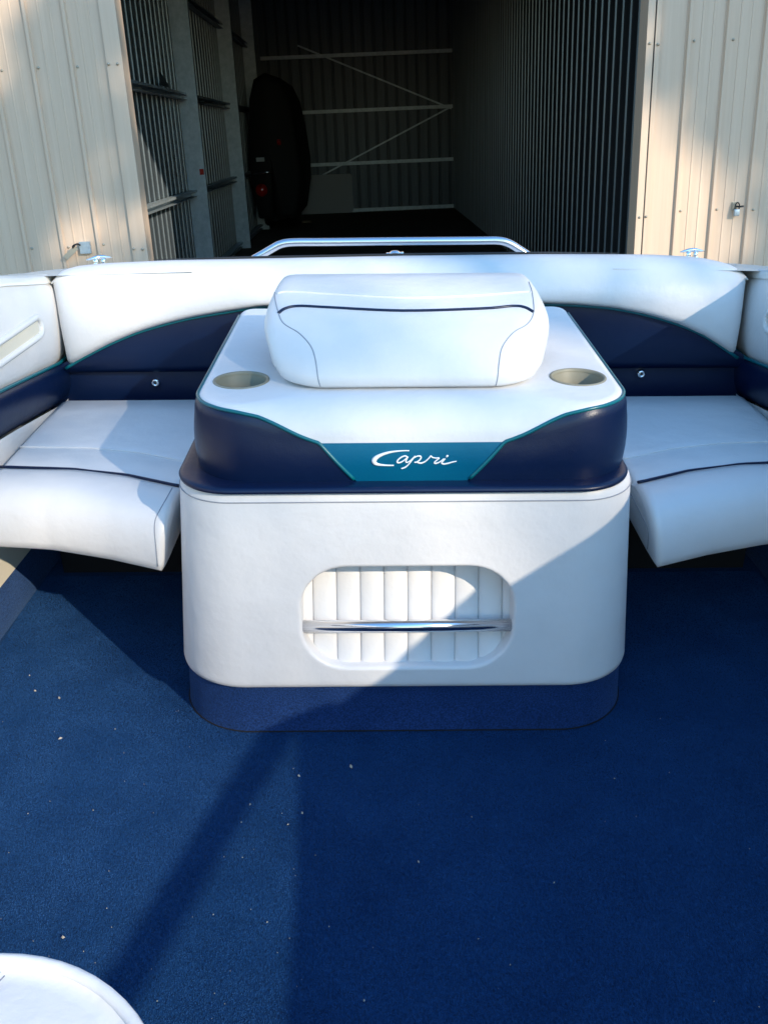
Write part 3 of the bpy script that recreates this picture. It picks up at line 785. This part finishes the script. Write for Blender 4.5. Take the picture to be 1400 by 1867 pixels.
def runs(lst):
    out = []; c = []
    for q in lst:
        if q is None:
            if c: out.append(c)
            c = []
        else: c.append(q)
    if c: out.append(c)
    return out
for run in runs(flanks): obj('flank', *grid(run), M['navy'], box)
bands = [obj('name_band', *grid(run), M['teal'], box) for run in runs(band)]
# flat top with two holes for the cup holders
CUPS = [(XC - 0.334, 1.776), (XC + 0.334, 1.779)]; CR = 0.0515
Vt, Ft = grid(top_rows, close_u=True)
ring = list(range(10 * N_, 11 * N_))
v2 = [Vector((Vt[i].x, Vt[i].y)) for i in ring]; edges = [(i, (i + 1) % N_) for i in range(N_)]
for cx, cy in CUPS:
    o_ = len(v2); nn = 40
    v2 += [Vector((cx + CR * math.cos(2 * math.pi * k / nn), cy + CR * math.sin(2 * math.pi * k / nn))) for k in range(nn)]
    edges += [(o_ + k, o_ + (k + 1) % nn) for k in range(nn)]
for gx in range(-7, 8):
    for gy in range(0, 12): 
        q = Vector((XC + gx * 0.05, 1.70 + gy * 0.055))
        if all((q - Vector(c)).length > CR + 0.008 for c in CUPS): v2.append(q)
res = geometry.delaunay_2d_cdt(v2, edges, [], 1, 1e-6)
rv_, rf_ = res[0], res[2]
off = len(Vt); Vt += [Vector((q.x, q.y, UZ1 + 0.0001)) for q in rv_]
for f in rf_:
    c = sum((rv_[i] for i in f), Vector((0, 0))) / len(f)
    if any((c - Vector(cc)).length < CR * 0.995 for cc in CUPS): continue
    if abs(c.x - XC) > 0.41 or c.y > 2.39 or c.y < 1.6: continue
    Ft.append(tuple(off + i for i in f))
bm = bmesh.new(); me = bpy.data.meshes.new('t'); me.from_pydata([tuple(v) for v in Vt], [], Ft); bm.from_mesh(me)
bmesh.ops.remove_doubles(bm, verts=bm.verts[:], dist=0.0004); bmesh.ops.recalc_face_normals(bm, faces=bm.faces[:])
hatch = bobj('hatch_top', bm, M['white'], box)
# teal piping round the navy flanks
for sgn in (-1, 1):
    pp = []
    cols = [(p, n) for p, n in uo if sgn * (p.x - XC) >= XBOT - 1e-6 and p.y < 2.33]
    if sgn > 0: cols = cols
    for p, n in cols:
        q = upper(p, n, tb(p)); pp.append(q + Vector((-n.x * 0.0010, -n.y * 0.0010, 0.0008)))
    pp.sort(key=lambda q: 0) 
    obj('piping', *tube(pp, 0.0036, 8), M['teal_pipe'], box)
# cup holders
for cx, cy in CUPS:
    cu = obj('cup_holder', *lathe([(0.0515, -0.002), (0.0500, -0.004), (0.0470, -0.055), (0.0455, -0.062), (0.0001, -0.064)], (cx, cy, UZ1), 40), M['cup'], box)
    obj('rim', *lathe([(0.0495, -0.004), (0.0500, 0.001), (0.0525, 0.0026), (0.0555, 0.0018), (0.0565, -0.0005)], (cx, cy, UZ1), 40), M['cup'], cu)
# embroidered name on the teal band
bb = bvh_of(*bands)
def px(a, b): return (640 + a / 5.833, 790 + b / 5.833)
strokes = [  # points in a 1400-wide enlargement, stroke half-widths in the same units
    ([(618, 184), (560, 184), (480, 190), (400, 203), (330, 225), (275, 252), (248, 280), (246, 305), (270, 325), (320, 335), (390, 340), (455, 340)], [6, 7, 9, 13, 17, 22, 28, 26, 18, 12, 9, 7]),
    ([(602, 252), (575, 240), (540, 250), (505, 275), (488, 300), (500, 312), (530, 306), (570, 280), (600, 250)], [8, 8, 9, 9, 9, 9, 8, 7, 7]),
    ([(604, 248), (590, 275), (580, 300), (595, 308), (625, 292), (665, 255), (680, 242)], [8, 8, 8, 7, 6, 7, 8]),
    ([(682, 240), (655, 272), (630, 305), (600, 340), (570, 362), (532, 375)], [8, 8, 8, 8, 9, 8]),
    ([(665, 262), (700, 243), (735, 243), (742, 262), (720, 290), (685, 308), (672, 304)], [6, 8, 9, 9, 9, 8, 6]),
    ([(700, 308), (740, 316), (785, 300), (822, 268), (845, 243), (856, 244)], [8, 9, 8, 8, 9, 8]),
    ([(850, 244), (868, 256), (900, 262), (935, 262), (915, 280), (890, 302), (885, 316), (905, 322)], [8, 8, 7, 8, 8, 8, 8, 8]),
    ([(890, 318), (925, 312), (960, 290), (985, 268)], [8, 8, 7, 6]),
    ([(1000, 268), (975, 295), (962, 315), (985, 325), (1030, 318), (1080, 304), (1122, 296)], [8, 9, 9, 9, 9, 8, 5]),
    ([(1010, 252), (1022, 240), (1030, 246)], [8, 13, 8]),
]
let = []
for pts, ws in strokes:
    sp_ = catmull([(a, b, w) for (a, b), w in zip(pts, ws)], 5)
    line = []; rad = []
    for q in sp_:
        h = on(bb, *px(q.x, q.y), 0.0004)
        if h is None: continue
        line.append(h); rad.append(q.z / 5.833 / FOCAL_PX * 1.7)
    if len(line) > 2:
        V, Fc = tube(line, rad, 10)
        let.append((V, Fc))
V, Fc = join(*let)
# flatten the thread so that it lies on the band
cen = sum(V, Vector()) / len(V)
obj('embroidered_name', V, Fc, M['thread'], box)
rebase(box, (XC, 2.0, 0))

# ------------------------------------------------------------------ padded headrest lying on the hatch
hd = empty('headrest_pad', boat=True)
tag(hd, 'white padded headrest with navy piping resting on the engine box', 'cushion')
hp = [  # (y, z, half width)   profile from the bottom front, over the top, to the back
    (1.74, 0.722, 0.235), (1.714, 0.724, 0.250), (1.706, 0.732, 0.263), (1.712, 0.752, 0.275), (1.734, 0.778, 0.281), (1.765, 0.802, 0.288),
    (1.800, 0.820, 0.292), (1.838, 0.834, 0.294), (1.862, 0.8395, 0.294), (1.882, 0.8425, 0.294), (1.905, 0.8475, 0.293), (1.925, 0.8515, 0.292), (1.937, 0.854, 0.291),
    (1.97, 0.860, 0.289), (2.03, 0.866, 0.285), (2.07, 0.866, 0.282), (2.10, 0.858, 0.280), (2.12, 0.83, 0.28), (2.11, 0.76, 0.275), (2.09, 0.724, 0.27), (2.0, 0.722, 0.25), (1.85, 0.722, 0.23)]
core = (1.97, 0.775)
ff = [math.copysign(1 - (1 - abs(k / 22)) ** 1.9, k) for k in range(-22, 23)]
rows = []
for f in ff:
    row = []
    gq = (1 - abs(f) ** 28) ** (1 / 2.2) if abs(f) < 1 else 0.0
    for (y, z, hw) in hp:
        gg = 0.12 + 0.88 * gq
        zz = core[1] + (z - core[1]) * gg if z > 0.73 else z
        yy = core[0] + (y - core[0]) * (0.55 + 0.45 * gq) if y < core[0] else y
        if y < core[0]: yy += 0.045 * smooth(abs(f), 0.62, 1.05) ** 1.3 * (core[0] - y) / 0.26
        row.append(Vector((XC - 0.004 + f * hw, yy, zz)))
    rows.append(row)
V, Fc = grid(rows, close_u=True); m = len(hp); n = len(rows)
Fc.append(tuple(range(m))); Fc.append(tuple((n - 1) * m + k for k in range(m))[::-1])
pad_o = obj('pad', V, Fc, M['white'], hd)
hb = bvh_of(pad_o)
pz = seam(hb, [(508, 571), (520, 563), (545, 558.5), (600, 561), (735, 567), (880, 563), (935, 558.5), (957, 561), (972, 569)], 0.0008)
obj('piping', *tube(pz, 0.0034, 8), M['navy'], hd)
pz = seam(hb, [(505, 535), (530, 531.5), (620, 537), (735, 542.5), (860, 539), (955, 532), (968, 533)], 0.0004)
obj('welt', *tube(pz, 0.0026, 8), M['white'], hd)
for pix in ([(502, 520), (501, 540), (508, 571), (518, 590), (545, 607), (566, 630), (575, 655), (580, 690), (586, 710)], [(964, 514), (970, 533), (973, 568), (962, 590), (936, 606), (916, 632), (910, 660), (907, 690), (902, 708)]):
    sl = seam(hb, pix, 0.0003)
    if len(sl) > 3: obj('seam', *tube(sl, 0.0011, 6), M['seam'], hd)
rebase(hd, (XC, 1.95, 0.722))

# ------------------------------------------------------------------ nearest seat, only its corner in view
ns_ = empty('helm_seat', boat=True)
tag(ns_, 'white cushioned seat corner with raised welt in the near left foreground', 'seat')
def rr_loop(x0, x1, y0, y1, r, n=10):
    out = []
    for cx, cy, a0 in ((x1 - r, y1 - r, 0), (x0 + r, y1 - r, 90), (x0 + r, y0 + r, 180), (x1 - r, y0 + r, 270)):
        for k in range(n): a = R(a0 + 90 * k / (n - 1)); out.append((Vector((cx + r * math.cos(a), cy + r * math.sin(a))), Vector((-math.cos(a), -math.sin(a)))))
    return out
lp = rr_loop(-0.86, -0.238, 0.02, 0.674, 0.21, 16)
prof = [(0.36, 0.01), (0.37, 0.0), (0.42, -0.004), (0.447, 0.0), (0.452, 0.006), (0.449, 0.012), (0.446, 0.016), (0.449, 0.03), (0.455, 0.06), (0.458, 0.10), (0.459, 0.14)]
rows = [[Vector((p.x + n.x * d, p.y + n.y * d - 0.05 * smooth(p.x, -0.6, -0.26) * 0, z)) for p, n in lp] for z, d in prof]
V, Fc = grid(rows, close_u=True); Fc.append(tuple((len(prof) - 1) * len(lp) + k for k in range(len(lp))))
obj('cushion', V, Fc, M['white'], ns_)
obj('welt', *tube([Vector((p.x + n.x * 0.005, p.y + n.y * 0.005, 0.4515)) for p, n in lp], 0.0068, 8, closed=True), M['white'], ns_)
obj('seam', *tube([Vector((-0.437, 0.648, 0.4545)), Vector((-0.455, 0.605, 0.4580)), Vector((-0.50, 0.52, 0.4605))], 0.0008, 6), M['seam'], ns_)
bevbox('seat_base', -0.80, -0.34, 0.10, 0.60, 0.001, 0.358, 0.02, M['white'], ns_)
bevbox('seat_back', -0.82, -0.33, -0.10, 0.06, 0.40, 0.86, 0.045, M['white'], ns_, seg=4)
rebase(ns_, (-0.56, 0.35, 0))

# ------------------------------------------------------------------ windscreen standing on the gunwale (beside the photographer)
ws = empty('windscreen', boat=True)
tag(ws, 'raked side windscreen in an aluminium frame on the right gunwale', 'windscreen')
wx = XC + 0.995
top = [Vector((wx, 0.30, 0.985)), Vector((wx, 0.19, 1.018)), Vector((wx, -0.176, 1.088)), Vector((wx, -0.634, 1.171)), Vector((wx - 0.02, -1.1, 1.26))]
obj('top_rail', *tube(catmull(top, 6), 0.020, 10), M['alu'], ws)
bot = [Vector((wx, 0.30, 0.978)), Vector((wx, -0.3, 0.948)), Vector((wx - 0.02, -1.1, 0.95))]
obj('bottom_rail', *tube(catmull(bot, 6), 0.012, 8), M['alu'], ws)
obj('stanchion', *tube([top[-1], bot[-1]], 0.016, 8), M['alu'], ws)
tl = catmull(top, 4); bl = [Vector((p.x, p.y, interp(-p.y, [(-0.30, 0.978), (0.3, 0.948), (1.1, 0.95)]))) for p in tl]
obj('glass_pane', *join(grid([tl, bl]), grid([[p + Vector((0.005, 0, 0)) for p in tl], [p + Vector((0.005, 0, 0)) for p in bl]])), M['glass'], ws)
rebase(ws, (wx, -0.3, 0.95))

# ------------------------------------------------------------------ crumbs and lint on the carpet
cr = random.Random(5); parts = []
spots = [(110, 1347, 4), (64, 1260, 4), (108, 1273, 5), (54, 1232, 3), (365, 1318, 6), (545, 1415, 4), (551, 1483, 4), (640, 1398, 6), (763, 1572, 3), (965, 1332, 4), (355, 1293, 3), (115, 1710, 5), (456, 1467, 3), (525, 1504, 2), (210, 1330, 2), (664, 1825, 3), (440, 1500, 2), (170, 1478, 2), (575, 1560, 2), (600, 1690, 2), (860, 1490, 2), (1010, 1610, 2), (1120, 1420, 2), (930, 1760, 2)]
for k in range(60): spots.append((cr.uniform(0, 1400) if k % 3 == 0 else cr.uniform(0, 560), cr.uniform(1290, 1860), cr.uniform(0.6, 1.4)))
for u, v, s in spots:
    p = P(u, v, z=0.003)
    if abs(p.x) > 0.9: continue
    if 1.55 < p.y and abs(p.x) < 0.5: continue
    r = s * 0.00055; a = cr.uniform(0, math.pi); el = cr.uniform(1.0, 2.4)
    bx, by = Vector((math.cos(a), math.sin(a), 0)) * r * el, Vector((-math.sin(a), math.cos(a), 0)) * r
    top_ = p + Vector((0, 0, 0.0015 + r * 1.2)); base = [p + bx, p + by, p - bx, p - by]
    parts.append((base + [top_], [(0, 1, 4), (1, 2, 4), (2, 3, 4), (3, 0, 4)]))
cb = obj('floor_crumbs', *join(*parts), M['dirt'], flat=True, boat=True)
tag(cb, 'scattered pale crumbs and lint on the navy carpet', 'crumbs', kind='stuff')

for o in BOAT:
    o.matrix_world = TILT @ o.matrix_basis

# ------------------------------------------------------------------ gum trees behind the photographer that dapple the light
def gum_tree(name, base, crown, rad, seed, n_clumps, label, leaves=60, size=(0.30, 0.62), leaf=(0.10, 0.20), at=None):
    rnd = random.Random(seed); root = empty(name, base)
    tag(root, label, 'tree', 'gum trees behind the boat')
    base = Vector(base); crown = Vector(crown); parts = []
    fork = base.lerp(crown, 0.62); fork.z = base.z + (crown.z - base.z) * 0.6
    trunk = catmull([base, base.lerp(fork, 0.5) + Vector((0.25, -0.2, 0)), fork, crown], 5)
    parts.append(tube([p - base for p in trunk], [0.26 * (1 - 0.75 * i / len(trunk)) for i in range(len(trunk))], 9))
    lv, lf = [], []
    for c in range(len(at) if at else n_clumps):
        while True:
            d = Vector((rnd.uniform(-1, 1), rnd.uniform(-1, 1), rnd.uniform(-1, 1)))
            if d.length < 1: break
        q = at[c] + d * 0.12 if at else crown + Vector((d.x * rad[0], d.y * rad[1], d.z * rad[2]))
        st_ = trunk[rnd.randrange(len(trunk) // 2, len(trunk))]
        mid = st_.lerp(q, 0.5) + Vector((rnd.uniform(-.3, .3), rnd.uniform(-.3, .3), 0.2))
        parts.append(tube([p - base for p in catmull([st_, mid, q], 3)], [0.05, 0.045, 0.04, 0.03, 0.022, 0.015, 0.01], 5))
        cs = rnd.uniform(*size)
        for k in range(leaves):
            while True:
                e = Vector((rnd.uniform(-1, 1), rnd.uniform(-1, 1), rnd.uniform(-1, 1)))
                if e.length < 1: break
            p = q + e * cs - base
            l = rnd.uniform(*leaf); w = l * 0.22
            ax = Vector((rnd.uniform(-.6, .6), rnd.uniform(-.6, .6), -1)).normalized(); sd = ax.orthogonal().normalized()
            sd = Matrix.Rotation(rnd.uniform(0, 6.28), 3, ax) @ sd
            o_ = len(lv); lv += [p, p + ax * l * 0.5 + sd * w, p + ax * l, p + ax * l * 0.5 - sd * w]; lf.append((o_, o_ + 1, o_ + 2, o_ + 3))
    obj('trunk', *join(*parts), M['bark'], root)
    obj('crown', lv, lf, M['leaf'], root, flat=True)
S14 = SUN_TO / SUN_TO.x
def toward(p, s): return Vector(p) + S14 * s
rt = random.Random(8)
def boughs(pts):                 # boughs of the crown, each on the sun's way to a patch of the shed front
    return [toward(SHED @ Vector((x, 0, z)), rt.uniform(12.8, 14.2)) for x, z in pts]
left_b = boughs([(-1.75, 2.5), (-1.95, 2.4), (-2.5, 1.95), (-1.8, 2.05), (-2.2, 1.95), (-2.9, 1.75), (-2.5, 1.5), (-2.25, 1.65), (-2.8, 1.2), (-2.15, 0.85), (-2.95, 2.4), (-3.2, 1.2), (-2.65, 0.65), (-1.75, 1.0), (-1.7, 1.75)])
right_b = boughs([(1.85, 2.55), (2.2, 2.45), (2.62, 2.5), (1.9, 2.15), (2.3, 2.05), (2.7, 2.1), (2.5, 1.85), (2.95, 1.9), (2.85, 1.1), (3.1, 1.45), (2.65, 0.8), (2.9, 0.65), (3.1, 1.0)])
tl_ = sum(left_b, Vector()) / len(left_b); tr_ = sum(right_b, Vector()) / len(right_b); tb_ = toward(TILT @ Vector((0.1, 2.6, 1.3)), 14.5)
gum_tree('gum_tree', (tl_.x, tl_.y - 0.5, GROUND), tl_, (1.9, 1.3, 1.6), 4, 0, 'tall gum tree with a dense crown behind the boat', 150, (0.26, 0.40), (0.13, 0.24), left_b)
gum_tree('gum_tree', (tr_.x + 0.5, tr_.y, GROUND), tr_, (2.0, 1.3, 1.3), 11, 0, 'tall gum tree with a patchy crown to the right of its neighbour', 190, (0.25, 0.38), (0.14, 0.25), right_b)
gum_tree('gum_tree', (tb_.x + 1.5, tb_.y - 2.5, GROUND), tb_, (1.5, 1.3, 1.0), 21, 18, 'unseen gum tree with a thin airy crown added to soften the sun on the boat', 26, (0.25, 0.42))  # extra unseen crown, added to dim and mottle the sun over the boat
